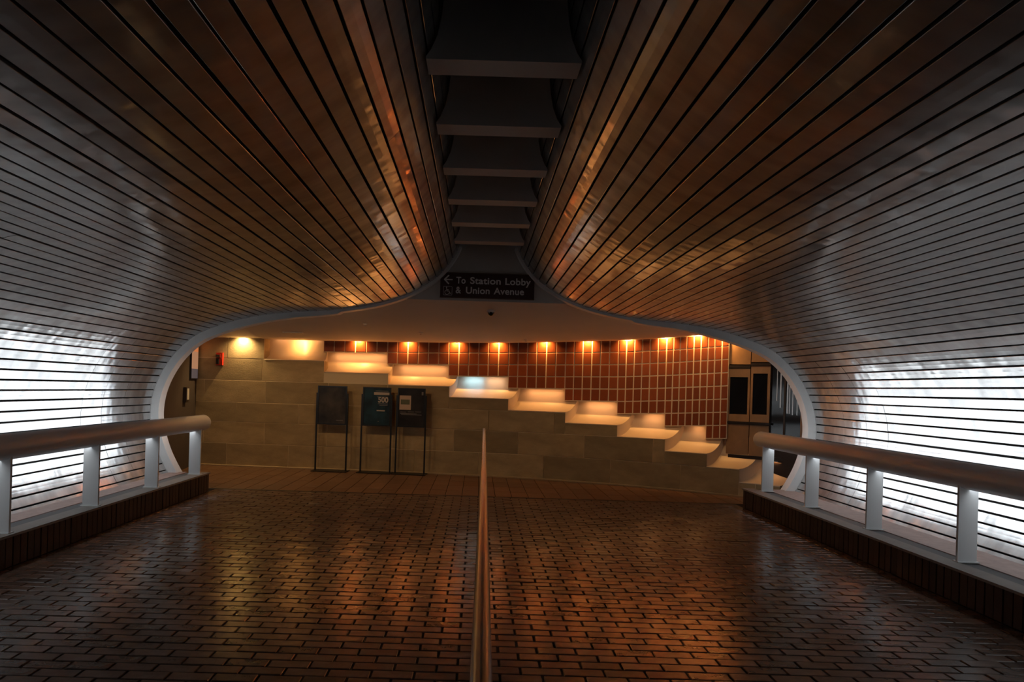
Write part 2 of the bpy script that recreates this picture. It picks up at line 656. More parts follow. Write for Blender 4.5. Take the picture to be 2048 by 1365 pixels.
def brick_stuff_mat():
    """as the single bricks, the tint drawn per mesh island"""
    m = M['brick'].copy()
    m.name = 'floor_brick_clay_joined'
    nt = m.node_tree
    oi = [n for n in nt.nodes if n.type == 'OBJECT_INFO'][0]
    ge = nt.nodes.new('ShaderNodeNewGeometry')
    for l in list(oi.outputs['Random'].links):
        nt.links.new(ge.outputs['Random Per Island'], l.to_socket)
    return m


o = rest.build('brick_field', brick_stuff_mat(), fl)
o['kind'] = 'stuff'

# strip joint and the landing of larger pavers
st = MB().box(-4.4, 4.6, YEND + 0.004, YEND + 0.04, -0.02, 0.0015)
st.build('joint_strip', M['strip'], fl)
land_rows = [YEND + 0.05, 8.78, 9.23, 9.68, 10.13, 10.58, 10.95]
PW = 0.234


# ------------------------------------------------------------------ lobby wall curve
WC = (-4.00166672e-03, -3.40750722e-02, -1.44262836e-01, 1.03201570e+01)
XS = np.linspace(-7, 5.95, 20000)
YS = np.polyval(WC, XS)
SS = np.concatenate([[0], np.cumsum(np.hypot(np.diff(XS), np.diff(YS)))])
SS = SS - np.interp(0, XS, SS)
DY = np.polyval(np.polyder(np.array(WC)), XS)


def P(s, d, z):
    """point on the lobby wall: s along it, d behind its stone face, z up"""
    x = float(np.interp(s, SS, XS))
    y = float(np.interp(s, SS, YS))
    dy = float(np.interp(s, SS, DY))
    n = math.sqrt(1 + dy * dy)
    return (x - dy / n * d, y + d / n, z)


kk = 0
for a, b in zip(land_rows[:-1], land_rows[1:]):
    for k in range(-24, 24):
        x0, x1 = k * PW + 0.06, (k + 1) * PW + 0.06
        if x0 < -5.1 or x1 > 5.1:
            continue
        yw = float(np.interp((x0 + x1) / 2, XS, YS)) + 0.05
        y1 = min(b, yw)
        if y1 - a < 0.05:
            continue
        h = fb.uniform(-0.0012, 0.0008)
        o = MB().bbox(x0 + .004, x1 - .004, a + .003, y1 - .003, -0.02, h, 0.003).build('paver', M['landing'], fl, ((x0 + x1) / 2, (a + y1) / 2, 0))
        kk += 1

# ------------------------------------------------------------------ kerbs with their ledges, one on each side
KY0, KY1 = Y0, 8.13
for side in (-1, 1):
    kx = -3.60 if side < 0 else 3.64
    root = tag(empty('kerb_left' if side < 0 else 'kerb_right', (kx, 0, 0)), kind='structure',
               label='dark brick kerb under the left tube rail' if side < 0 else 'dark brick kerb under the right tube rail')

    def X(d):
        return kx + side * d
    wallx = CX + side * 4.20

    def sbox(d0, d1, y0, y1, z0, z1, mat, name):
        xa, xb = sorted((X(d0), X(d1)))
        return MB().box(xa, xb, y0, y1, z0, z1).build(name, mat, root)
    ext = abs(wallx - kx) + 0.05
    sbox(0.02, ext, KY0, KY1 - 0.02, -0.02, 0.232, M['mortar'], 'core')
    sbox(-0.012, 0.155, KY0, KY1 + 0.012, 0.238, 0.258, M['cap'], 'cap')
    sbox(0.155, 0.30, KY0, KY1, 0.234, 0.246, M['ledge_shade'], 'shade_strip')  # dark strip painted in for the tube rail's shadow on the ledge
    sbox(0.30, ext, KY0, KY1, 0.234, 0.254, M['ledge'], 'ledge_slab')
    bw = 0.0745
    n = int((KY1 - 2.2) / bw)
    pr = None
    for i in range(n):
        y1 = KY1 - i * bw
        dd = fb.uniform(-0.003, 0.003)
        xa, xb = sorted((X(0.0), X(0.06)))
        if pr is None:
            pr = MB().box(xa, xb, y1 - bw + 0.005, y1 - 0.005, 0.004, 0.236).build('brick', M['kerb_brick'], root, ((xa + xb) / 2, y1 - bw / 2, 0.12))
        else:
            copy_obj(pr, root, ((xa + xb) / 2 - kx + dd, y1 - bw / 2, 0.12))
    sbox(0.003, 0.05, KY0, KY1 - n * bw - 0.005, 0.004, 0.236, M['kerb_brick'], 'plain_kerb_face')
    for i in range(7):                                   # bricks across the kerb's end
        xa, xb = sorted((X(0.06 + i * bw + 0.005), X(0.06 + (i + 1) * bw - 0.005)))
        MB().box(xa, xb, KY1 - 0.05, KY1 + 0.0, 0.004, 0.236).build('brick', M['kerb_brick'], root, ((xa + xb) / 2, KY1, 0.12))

# ------------------------------------------------------------------ tube rails with strip lamps on the wall side
POST_Y = [7.93, 6.88, 5.80, 4.70, 3.62, 2.54, 1.46, 0.38]
for side in (-1, 1):
    rx = -3.705 if side < 0 else 3.865
    rz, R = 0.930, 0.105
    root = empty('tube_rail', (rx, YF, 0.258))
    tag(root, 'big grey tube rail on flat posts along the left kerb' if side < 0 else 'big grey tube rail on flat posts along the right kerb',
        'railing', 'tube rails along the tunnel')
    yA, yB = Y0, 8.13
    # housing: closed except for the window facing the wall
    hb = MB()
    half = math.radians(74)
    low = math.radians(88)
    rows = []
    nseg = 28
    for i in range(nseg + 1):
        a = half + (2 * PI - half - low) * i / nseg
        rows.append([(rx + side * R * math.cos(a), yA, rz + R * math.sin(a)), (rx + side * R * math.cos(a), yB, rz + R * math.sin(a))])
    hb.grid(rows, True, side < 0)
    hb.build('tube_shell', M['tube'], root)
    lb = MB()
    rows = []
    rl = R - 0.010
    for i in range(11):
        a = -low * 1.03 + (half + low) * 1.03 * i / 10
        rows.append([(rx + side * rl * math.cos(a), y, rz + rl * math.sin(a)) for y in (yA + 0.02, 2.5, 5.2, yB - 0.06)])
    lb.grid(rows, True, side < 0)
    tag(lb.build('lamp_lens', M['lens'], root), 'glowing strip lamp on the wall side')
    MB().lathe([(R, 0), (R * 1.0, 0.012), (R * 0.93, 0.032), (R * 0.7, 0.048), (R * 0.35, 0.056), (0.0, 0.058)], (rx, yB, rz), 'Y', 28).build('end_cap', M['tube'], root)
    pp = None
    for y in POST_Y:
        if pp is None:
            mb = MB().box(rx - 0.075, rx + 0.075, y - 0.010, y + 0.010, 0.258, rz - 0.06)
            mb.box(rx - 0.085, rx + 0.085, y - 0.03, y + 0.03, 0.256, 0.264)
            pp = mb.build('post', M['post'], root, (rx, y, 0.258))
        else:
            copy_obj(pp, root, (0, y - YF, 0))

# ------------------------------------------------------------------ slim handrail down the middle
ch = empty('centre_handrail', (0.10, 4.5, 0))
tag(ch, 'slim steel handrail running down the middle of the floor', 'handrail')
pA, pB = Vector((0.012, 0.2, 0.955)), Vector((0.104, 8.0, 0.955))
MB().tube(pA, pB, 0.0215, 18).build('rail', M['steel'], ch)
MB().lathe([(0.0215, 0), (0.0195, 0.010), (0.012, 0.018), (0.0, 0.021)], pB, 'Y', 16).build('end_cap', M['steel'], ch)
for k in range(5):
    q = pB + (pA - pB) * (0.012 + k * 0.21)
    MB().tube((q.x, q.y, 0.004), (q.x, q.y, 0.94), 0.016, 12).build('post', M['steel'], ch)
    MB().lathe([(0.0, 0.012), (0.045, 0.012), (0.05, 0.006), (0.05, 0.0)], (q.x, q.y, 0), 'Z', 16).build('floor_flange', M['steel'], ch)

# ------------------------------------------------------------------ lobby wall: stone courses stepping down to the right
LIPZ = [1.905, 1.712, 1.522, 1.337, 1.146, 0.971, 0.787, 0.605, 0.408, 0.217]
FS = [-3.795, -2.714, -1.576, -0.492, 0.538, 1.509, 2.363, 3.109, 3.738, 4.203, 4.756]
BS = [-3.90, -2.78, -1.574, -0.401, 0.686, 1.683, 2.589, 3.349, 3.934, 4.461, 4.923]


def lipz(s):
    if s < FS[0]:
        return 2.40
    for k in range(10):
        if FS[k] <= s < FS[k + 1]:
            return LIPZ[k]
    return 0.10


sw = tag(empty('wall_back'), kind='structure', label='buff sandstone wall whose top steps down to the right')
COURSES = [0.0, 0.405, 0.785, 1.136, 1.524, 1.912, 2.40]
jm = random.Random(11)
for c in range(6):
    z0, z1 = COURSES[c], COURSES[c + 1]
    js = [-5.05]
    step = 1.12
    x = -5.05 + (0.62 if c % 2 == 0 else 0.18 if c == 3 else 0.10) + (0.08 * (c % 3))
    if c == 5:
        js += [-4.46, FS[0]]
    elif c == 4:
        js += [FS[0] - 0.03, FS[1]]
    else:
        while x < 4.9:
            js.append(x)
            x += step - 0.03 * max(0, x) * 0.5
        js.append(4.95)
    for k in FS:                                  # the step edges cut the blocks
        if all(abs(k - j) > 1e-3 for j in js):
            zz0, zz1 = lipz(k - 0.01), lipz(k + 0.01)
            if zz1 < z1 and zz0 > z0 and c < 4:
                js.append(k)
    js = sorted(js)
    # merge slivers
    out = [js[0]]
    for j in js[1:]:
        if j - out[-1] < 0.16 and j not in FS:
            continue
        if j - out[-1] < 0.16 and j in FS and out[-1] not in FS and len(out) > 1:
            out[-1] = j
            continue
        out.append(j)
    js = out
    for a, b in zip(js[:-1], js[1:]):
        zt = min(z1, lipz((a + b) / 2))
        if zt - z0 < 0.02:
            continue
        g = 0.0045
        mb = MB()
        n = 4
        top = 0.0 if zt < z1 - 1e-6 or abs(zt - lipz((a + b) / 2)) < 1e-6 else g
        pd = jm.uniform(-0.003, 0.002)
        ss = [a + g + (b - a - 2 * g) * i / n for i in range(n + 1)]
        zb = z0 + g if c else 0.0
        ztt = zt - top
        e = 0.003
        mb.grid([[P(s_, 0.25, zb) for s_ in ss], [P(s_, e + pd, zb) for s_ in ss], [P(s_, pd, zb + e) for s_ in ss],
                 [P(s_, pd, ztt - e) for s_ in ss], [P(s_, e + pd, ztt) for s_ in ss], [P(s_, 0.25, ztt) for s_ in ss]], False)
        for s_, f_ in ((ss[0], True), (ss[-1], False)):
            q = [P(s_, 0.25, zb), P(s_, e + pd, zb), P(s_, pd, zb + e), P(s_, pd, ztt - e), P(s_, e + pd, ztt), P(s_, 0.25, ztt)]
            mb.add(q, [(0, 1, 2, 3, 4, 5)[::-1] if f_ else (0, 1, 2, 3, 4, 5)])
        mb.build('stone', M['stone'], sw, P((a + b) / 2, 0, (zb + ztt) / 2))
# joint backing just behind the block faces
jb = MB()
for k in range(-1, 10):
    a, b = (-5.05, FS[0]) if k < 0 else (FS[k], FS[k + 1])
    zt = lipz((a + b) / 2)
    ss = [a + (b - a) * i / 16 for i in range(17)]
    jb.grid([[P(s_, 0.0065, 0) for s_ in ss], [P(s_, 0.0065, zt - 0.004) for s_ in ss]], False)
jb.build('mortar_joint', M['joint'], sw)
bb = MB()
ss = np.linspace(-5.05, 4.95, 40)
bb.grid([[P(s_, 0.01, 0.0) for s_ in ss], [P(s_, -0.035, 0.0) for s_ in ss], [P(s_, -0.035, 0.018) for s_ in ss], [P(s_, -0.028, 0.024) for s_ in ss], [P(s_, 0.01, 0.024) for s_ in ss]], False)
tag(bb.build('baseboard_back', M['base']), kind='structure', label='thin pale kerb at the foot of the stone wall')

# ------------------------------------------------------------------ red tile field above the steps
R1S = [-5.0, -2.799, -1.664, -0.991, 0.331, 1.439, 2.416, 3.186, 3.956, 5.0]
R1Z = [2.08, 2.084, 2.105, 2.114, 2.142, 2.163, 2.185, 2.228, 2.281, 2.34]
ROW = 0.206


def row1(s):
    return float(np.interp(s, R1S, R1Z))


TB = [-2.828, -1.664, -0.562, 0.485, 1.452, 2.315, 3.06, 3.673, 3.974]
NCOL = [6, 6, 6, 6, 6, 6, 6, 3]
DT = 0.30
tw = tag(empty('wall_tiled'), kind='structure', label='wall of red glazed tiles with pale grout above the stone steps')
gr = MB()
for k in range(8):
    a, b = TB[k], TB[k + 1]
    n = NCOL[k]
    for i in range(n):
        s0, s1 = a + (b - a) * i / n, a + (b - a) * (i + 1) / n
        zb0, zb1 = row1(s0) - ROW * k - 0.008, row1(s1) - ROW * k - 0.008
        zt = 2.95
        gr.hexa([P(s0, DT + 0.006, zb0), P(s1, DT + 0.006, zb1), P(s1, DT + 0.006, zt), P(s0, DT + 0.006, zt),
                 P(s0, DT + 0.07, zb0), P(s1, DT + 0.07, zb1), P(s1, DT + 0.07, zt), P(s0, DT + 0.07, zt)])
        for r_ in range(-1, k + 1):
            if r_ == -1 and k < 0:
                continue
            g = 0.0085
            z00, z10 = row1(s0) - ROW * r_ + g, row1(s1) - ROW * r_ + g
            z01, z11 = z00 + ROW - 2 * g, z10 + ROW - 2 * g
            if r_ == -1:
                z00 += ROW * 0; z10 += ROW * 0
            e = 0.004
            S0, S1 = s0 + g, s1 - g
            mb = MB()
            fr4 = [P(S0, DT + 0.006, z00), P(S1, DT + 0.006, z10), P(S1, DT + 0.006, z11), P(S0, DT + 0.006, z01)]
            ft4 = [P(S0 + e, DT, z00 + e), P(S1 - e, DT, z10 + e), P(S1 - e, DT, z11 - e), P(S0 + e, DT, z01 - e)]
            mb.add(fr4 + ft4, [(4, 5, 6, 7), (0, 1, 5, 4), (1, 2, 6, 5), (2, 3, 7, 6), (3, 0, 4, 7)])
            mb.build('tile', M['tile'], tw, P((s0 + s1) / 2, DT, (z00 + z01) / 2))
gr.build('grout', M['grout'], tw)
# plain wall continuing behind the first scoop up to the slot
pb = MB()
ss = np.linspace(-5.1, -2.7, 12)
pb.grid([[P(s_, 0.46, 1.8) for s_ in ss], [P(s_, 0.46, 2.95) for s_ in ss]], False)
pb.build('plain_wall_panel', M['scoop'], tw)

# ------------------------------------------------------------------ quarter-round scoops on the steps
DB = 0.42
TOPS = []
for k in range(10):
    if k == 0:
        TOPS.append(2.36)
    else:
        TOPS.append(row1((BS[k] + BS[k + 1]) / 2 if k < 9 else 4.3) - ROW * (k - 1) + 0.0)
TOPS[8], TOPS[9] = 0.85, 0.55


def arc(k, n=14):
    """profile of scoop k: (d, z) from the lip to the back"""
    zl, T = LIPZ[k], TOPS[k] + 0.02
    out = [(-0.004, zl - 0.006), (-0.004, zl + 0.006)]
    for i in range(n + 1):
        a = PI / 2 * i / n
        out.append((DB * math.sin(a), zl + 0.008 + (T - zl - 0.008) * (1 - math.cos(a))))
    return out


SC_LABELS = ['topmost cream scoop, touching the ceiling at the left', 'second cream scoop from the top of the steps', 'third cream scoop from the top, left of the blue-lit one',
             'pale blue-lit scoop in the flight of cream ones', 'cream scoop just right of the blue-lit one', 'sixth cream scoop from the top of the steps',
             'seventh cream scoop from the top of the steps', 'eighth cream scoop from the top, under the right end of the tiles', 'ninth cream scoop, next to the lowest one',
             'lowest cream scoop, partly behind the right tube rail']
for k in range(10):
    pr_ = arc(k)
    root = empty('light_scoop', P((FS[k] + FS[k + 1]) / 2, 0, LIPZ[k]))
    tag(root, SC_LABELS[k], 'wall scoop', 'scoops stepping down the stone wall')
    mb = MB()
    rows = []
    nj = 6
    for d, z in pr_:
        f = max(0, d) / DB
        sa = FS[k] + (BS[k] - FS[k]) * f
        sb = FS[k + 1] + (BS[k + 1] - FS[k + 1]) * f
        rows.append([P(sa + (sb - sa) * j / nj, d, z) for j in range(nj + 1)])
    mb.grid(rows, True)
    mb.build('shell', M['scoop'], root)
    # left cheek between this profile and the step above
    ck = MB()
    up = []
    for d, z in pr_:
        f = max(0, d) / DB
        s_ = FS[k] + (BS[k] - FS[k]) * f
        if k == 0:
            zu = 2.36
        else:
            q = arc(k - 1)
            zu = float(np.interp(d, [a[0] for a in q[1:]], [a[1] for a in q[1:]]))
            zu = min(zu, TOPS[k] + 0.012)
        up.append((P(s_ + 0.001, d, z), P(s_ + 0.001, d, max(zu, z))))
    ck.grid([[a for a, b in up], [b for a, b in up]], False)
    ck.build('cheek', M['scoop'], root)
    # lamp tucked under the tile ledge
    sm = (BS[k] + BS[k + 1]) / 2
    c0 = P(BS[k] + 0.12, 0.325, TOPS[k] - 0.006)
    c1 = P(min(BS[k + 1] - 0.14, TB[k] - 0.05) if k < 8 else BS[k + 1] - 0.14, 0.325, TOPS[k] - 0.006)
    blue = k == 3
    if k != 8:
        MB().tube(c0, c1, 0.010, 8).build('lamp_tube', M['whiteplastic'], root)
    if k != 8:
        c0, c1 = Vector(c0), Vector(c1)
        ang = math.atan2(c1.y - c0.y, c1.x - c0.x)
        full = (c1 - c0).length
        pieces = [(0.5, 0.96, (1.0, 0.47, 0.18), 0.8 if k == 0 else 1.0)] if not blue else [(0.22, 0.42, (0.36, 0.72, 1.0), 0.75), (0.75, 0.40, (1.0, 0.66, 0.42), 0.45)]
        for t, ln, col, pw in pieces:
            q = c0.lerp(c1, t) + Vector((0, -0.012, -0.014))
            add_light('scoop_lamp', 'AREA', root, q, SCOOP_POWER * pw * full, col, shape='RECTANGLE', size=full * ln, size_y=0.03,
                      rot=(math.radians(22), 0, ang))

# ------------------------------------------------------------------ lobby ceiling with the light slot along the tiles
CS = [-5.3, -5.042, -3.849, -2.744, -1.626, -0.537, 0.49, 1.448, 2.306, 3.046, 3.574, 3.954, 4.9]
CZ = [2.266, 2.267, 2.268, 2.27, 2.276, 2.289, 2.304, 2.333, 2.359, 2.397, 2.439, 2.464, 2.52]


def ceil_edge(s):
    d = -0.14 if s < -4.42 else 0.08
    if -4.42 < s < -3.80:
        d = -0.13
    return P(s, d, float(np.interp(s, CS, CZ)))


ce = MB()
rows = []
for s_ in list(np.linspace(-5.3, -4.44, 6)) + [-4.43, -4.41] + list(np.linspace(-4.2, -3.85, 4)) + [-3.81, -3.79] + list(np.linspace(-3.6, 4.9, 40)):
    e = Vector(ceil_edge(s_))
    if s_ < -4.42:
        e = Vector(P(s_, 0.0, e.z))
    st_ = Vector((e.x * 0.99, YF + 0.10, 2.70))
    r_ = []
    for i in range(13):
        t = i / 12
        q = st_.lerp(e, t)
        q.z = 2.70 + (e.z - 2.70) * (1 - (1 - t) ** 1.25)
        r_.append(tuple(q))
    r_.append((e.x, e.y, e.z + 0.03))
    rows.append(r_)
ce.grid(rows, True, True)
ce.build('ceiling_lobby', M['plaster'])
tag(bpy.data.objects['ceiling_lobby'], kind='structure', label='low plaster ceiling of the lobby')
# lid over the light slot
sl = MB()
ss = np.linspace(-5.3, 4.9, 50)
sl.grid([[P(s_, -0.5, 2.92) for s_ in ss], [P(s_, 0.6, 2.92) for s_ in ss]], False, True)
sl.grid([[P(s_, -0.45, 2.2 + 0.5) for s_ in ss], [P(s_, -0.45, 2.92) for s_ in ss]], False)
sl.build('trim_2', M['backing'])
tag(bpy.data.objects['trim_2'], kind='structure', label='dark lid over the lamp slot')

# downlights in the slot: one track, its lamps as parts
LS = [-4.18, -3.25, -2.188, -1.292, -0.432, 0.285, 1.108, 1.816, 2.46, 3.043, 3.528, 3.90]
tr = empty('light_track', P(0, 0.19, 2.7))
tag(tr, 'track of small downlights in the slot along the top of the red tiles', 'light track')
bar = MB()
ss = np.linspace(-4.3, 4.0, 40)
bar.grid([[P(s_, 0.16, 2.80) for s_ in ss], [P(s_, 0.16, 2.77) for s_ in ss], [P(s_, 0.20, 2.77) for s_ in ss], [P(s_, 0.20, 2.80) for s_ in ss]], False)
bar.build('track_bar', M['black'], tr)
for i, s_ in enumerate(LS):
    zc = float(np.interp(s_, CS, CZ))
    d = 0.245 if i else -0.065
    c = Vector(P(s_, d, zc + 0.06))
    h = MB().lathe([(0.006, 0.30), (0.026, 0.10), (0.028, 0.03), (0.025, 0.03), (0.022, 0.06), (0.0, 0.07)], c, 'Z', 14)
    ob = h.build('lamp_housing', M['black'], tr)
    add_light('downlight', 'SPOT', ob, c - Vector((0, 0, 0.004)), WASH_POWER * (1.2, 0.25)[i] if i < 2 else WASH_POWER * 0.9, WASH_COL if i else (1.0, 0.66, 0.28),
              spot_size=math.radians(146), spot_blend=1.0, shadow_soft_size=0.02,
              rot=(math.radians(48 if i else 0), 0, math.atan(float(np.interp(s_, SS, DY)))))

# unseen downlights added behind the white rim to fill the lobby with warm light
for x, nth in ((-3.9, 'leftmost'), (-2.9, 'second from the left'), (-1.9, 'third from the left'), (2.0, 'third from the right'), (2.9, 'second from the right'), (3.7, 'rightmost')):
    z = 2.665
    o = empty('fill_downlight', (x, 8.38, z))
    tag(o, nth + ' added fill downlight, unseen in the lobby ceiling behind the white rim', 'downlight', 'added fill downlights behind the white rim')
    MB().lathe([(0.035, 0.05), (0.04, 0.0), (0.055, -0.004), (0.058, 0.004)], (x, 8.38, z), 'Z', 16).build('ring', M['whiteplastic'], o)
    add_light('downlight', 'SPOT', o, (x, 8.38, z - 0.01), LOBBY_FILL_POWER, LOBBY_FILL_COL, spot_size=math.radians(165), spot_blend=0.7, shadow_soft_size=0.04,
              rot=(math.radians(8), 0, 0))

# ------------------------------------------------------------------ pier with two glazed display boxes right of the tiles
pier = tag(empty('wall_pier', P(4.25, 0.34, 0)), kind='structure', label='stone-faced pier with two dark windows right of the red tiles')


def facet_box(sa, sb, d, z0, z1, mat, name, par, th=0.05):
    mb = MB()
    mb.hexa([P(sa, d, z0), P(sb, d, z0), P(sb, d, z1), P(sa, d, z1), P(sa, d + th, z0), P(sb, d + th, z0), P(sb, d + th, z1), P(sa, d + th, z1)])
    return mb.build(name, mat, par)


for j, (sa, sb, dz) in enumerate([(3.965, 4.272, 0.0), (4.285, 4.545, 0.035)]):
    dd = 0.34 - 0.02 * j
    facet_box(sa, sb, dd, 2.0 + dz, 2.75, M['timber'], 'panel', pier)
    facet_box(sa - 0.005, sb + 0.005, dd - 0.03, 1.945 + dz, 1.985 + dz, M['bronze'], 'ledge_rail', pier)
    facet_box(sa, sb, dd, 0.60, 1.07, M['timber'], 'panel', pier)
    facet_box(sa - 0.005, sb + 0.012, dd - 0.03, 1.078, 1.112, M['bronze'], 'ledge_rail', pier)
    w0, w1, wz0, wz1 = (sa + 0.03, sb - 0.03, 1.225, 1.80) if j == 0 else (sa + 0.028, sb - 0.035, 1.235, 1.86)
    wn = tag(empty('window_%d' % (j + 1), P((sa + sb) / 2, dd, 1.5)), kind='structure',
             label='dark framed window of the pier, beside the tiles' if j == 0 else 'dark framed window of the pier, beside the glazed screen')
    facet_box(sa, sb, dd, 1.115, wz0, M['timber'], 'frame', wn)
    facet_box(sa, sb, dd, wz1, 1.94 + dz, M['timber'], 'frame', wn)
    facet_box(sa, w0, dd, wz0, wz1, M['timber'], 'frame', wn)
    facet_box(w1, sb, dd, wz0, wz1, M['timber'], 'frame', wn)
    facet_box(w0, w1, dd + 0.03, wz0, wz1, M['glass'], 'pane', wn, 0.02)
facet_box(3.94, 4.56, 0.45, 0.2, 2.9, M['bronze'], 'core', pier, 0.05)
facet_box(4.0, 4.75, 0.30, 0.55, 0.60, M['bronze'], 'base_rail', pier, 0.1)

# glazed dark screen and pilaster behind the right rim
A_, B_ = Vector((4.44, 9.09, 0)), Vector((4.735, 8.74, 0))
scr = tag(empty('window_3', A_), kind='structure', label='dark glazed screen with pale upright strips for reflections behind the right rim')


def seg_box(p, q, t0, t1, z0, z1, th, mat, name, par, proud=0.0):
    d = (q - p)
    n = Vector((d.y, -d.x, 0)).normalized()      # towards the viewer's left
    if n.dot(Vector((0, 8.5, 0)) - p) < 0:
        n = -n
    a, b = p + d * t0 + n * proud, p + d * t1 + n * proud
    mb = MB()
    up = Vector((0, 0, 1))
    mb.hexa([a + up * z0, b + up * z0, b + up * z1, a + up * z1, a - n * th + up * z0, b - n * th + up * z0, b - n * th + up * z1, a - n * th + up * z1])
    return mb.build(name, mat, par)


seg_box(A_, B_, 0, 1, 0.9, 2.7, 0.03, M['glass'], 'pane', scr)
seg_box(A_, B_, 0, 1, 0.0, 0.9, 0.04, M['bronze'], 'base_panel', scr, 0.004)
seg_box(A_, B_, 0.0, 0.03, 0.9, 2.7, 0.05, M['bronze'], 'frame', scr, 0.012)
seg_box(A_, B_, 0.44, 0.50, 0.9, 2.7, 0.05, M['bronze'], 'frame', scr, 0.012)
for t0, t1, z0, z1 in ((0.20, 0.225, 1.45, 1.95), (0.31, 0.35, 1.35, 1.92), (0.53, 0.57, 1.27, 1.9), (0.60, 0.63, 1.27, 1.9), (0.70, 0.73, 1.25, 1.92), (0.84, 0.87, 1.25, 1.92)):  # thin pale strips standing in for reflections in the dark glass
    seg_box(A_, B_, t0, t1, z0, z1, 0.006, M['glass_reflection'], 'upright_reflection', scr, 0.007)
seg_box(Vector((4.72, 8.75, 0)), Vector((4.80, 8.10, 0)), 0, 1, 0, 2.75, 0.1, M['pilaster'], 'wall_side_right', None)
tag(bpy.data.objects['wall_side_right'], kind='structure', label='rose plaster pilaster behind the right rim')

# left side wall of the lobby
LA, LB = Vector((-5.02, 10.75, 0)), Vector((-4.52, 8.10, 0))
seg_box(LB, LA, 0, 1, 0, 2.75, 0.1, M['brownwall'], 'wall_side_left', None)
tag(bpy.data.objects['wall_side_left'], kind='structure', label='dark brown side wall behind the left rim')
dl = (LA - LB).normalized()
nl = Vector((dl.y, -dl.x, 0))
if nl.x < 0:
    nl = -nl


def lw(y, z, pr=0.0):
    t = (y - LB.y) / (LA.y - LB.y)
    q = LB.lerp(LA, t)
    return Vector((q.x, q.y, z)) + nl * pr


def lbox(y0, y1, z0, z1, p0, p1, mat, name, par):
    mb = MB()
    mb.hexa([lw(y0, z0, p1), lw(y1, z0, p1), lw(y1, z1, p1), lw(y0, z1, p1), lw(y0, z0, p0), lw(y1, z0, p0), lw(y1, z1, p0), lw(y0, z1, p0)])
    return mb.build(name, mat, par)


mp = empty('wall_glowpanel', lw(10.44, 1.9))  # wall panel; emission added to its coloured panes to make them bright
tag(mp, 'tall narrow lightbox, its glow added, orange above and grey below, on the left side wall', 'glowpanel')
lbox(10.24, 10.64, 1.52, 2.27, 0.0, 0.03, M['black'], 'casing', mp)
for nm, z0, z1, mt in (('orange_pane', 2.0, 2.26, 'glow1'), ('rose_pane', 1.70, 2.0, 'glow2'), ('grey_pane', 1.535, 1.70, 'glow3')):
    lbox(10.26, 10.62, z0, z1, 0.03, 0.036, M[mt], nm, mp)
cr = empty('wall_reader', lw(10.0, 1.25))
tag(cr, 'small pale box with a dark slot on the left side wall', 'wall box')
lbox(9.93, 10.07, 1.13, 1.38, 0.0, 0.05, M['bronze'], 'case', cr)
lbox(9.96, 10.02, 1.17, 1.36, 0.05, 0.058, M['whiteplastic'], 'face_plate', cr)
lbox(10.035, 10.055, 1.17, 1.36, 0.05, 0.058, M['whiteplastic'], 'side_plate', cr)

# fire alarm on the stone
fa_ = empty('fire_alarm', P(-4.585, 0, 1.89))
tag(fa_, 'red fire alarm with a clear strobe on the stone wall', 'fire alarm')


def wbox(s0, s1, d0, d1, z0, z1, mat, name, par):
    mb = MB()
    mb.hexa([P(s0, d0, z0), P(s1, d0, z0), P(s1, d0, z1), P(s0, d0, z1), P(s0, d1, z0), P(s1, d1, z0), P(s1, d1, z1), P(s0, d1, z1)])
    return mb.build(name, mat, par)


wbox(-4.645, -4.53, -0.05, 0.0, 1.78, 2.0, M['red'], 'body', fa_)
wbox(-4.635, -4.585, -0.075, -0.05, 1.80, 1.90, M['black'], 'grille', fa_)
wbox(-4.635, -4.56, -0.085, -0.05, 1.915, 1.965, M['chrome'], 'strobe_lens', fa_)

# ------------------------------------------------------------------ sign in the tunnel mouth
sy = YF + 0.055


sg = empty('hanging_sign', (0.02, sy, 2.95))
tag(sg, 'dark brown sign reading To Station Lobby & Union Avenue', 'sign')
sx0, sx1, sz0, sz1 = -0.545, 0.727, 2.730, 3.053
MB().box(sx0, sx1, sy, sy + 0.035, sz0, sz1).build('panel', M['sign'], sg)
e = MB()
e.box(sx0 - .004, sx1 + .004, sy - .002, sy + .037, sz1, sz1 + .010)
e.box(sx0 - .004, sx1 + .004, sy - .002, sy + .037, sz0 - .010, sz0)
e.build('edge_trim', M['signedge'], sg)
RX = (PI / 2, 0, 0)
W_ = sx1 - sx0
H_ = sz1 - sz0
for word, u0, u1, vb in (('To', 475, 640, .577), ('Station', 720, 1260, .577), ('Lobby', 1340, 1790, .577), ('&', 470, 565, .166), ('Union', 650, 1070, .166), ('Avenue', 1140, 1675, .166)):
    text_mesh('lettering', word, 0.126, M['letter'], sg, (sx0 + (u0 - 195) / 1660 * W_, sy - 0.002, sz0 + vb * H_), RX, bold=0.0027, width=(u1 - u0) / 1660 * W_, spacing=1.04)


def flat_poly(mb, pts, y, ox, oz, sc):
    mb.add([(ox + p[0] * sc, y, oz + p[1] * sc) for p in pts], [tuple(range(len(pts)))])


def stroke(mb, pts, wd, y, ox, oz, sc):
    for (a, b) in zip(pts[:-1], pts[1:]):
        a, b = Vector((a[0], a[1])), Vector((b[0], b[1]))
        d = (b - a).normalized()
        n = Vector((-d.y, d.x)) * wd / 2
        ee = d * wd * 0.3
        q = [a - ee + n, b + ee + n, b + ee - n, a - ee - n]
        mb.hexa([(ox + p.x * sc, y, oz + p.y * sc) for p in q] + [(ox + p.x * sc, y + 0.0015, oz + p.y * sc) for p in q])


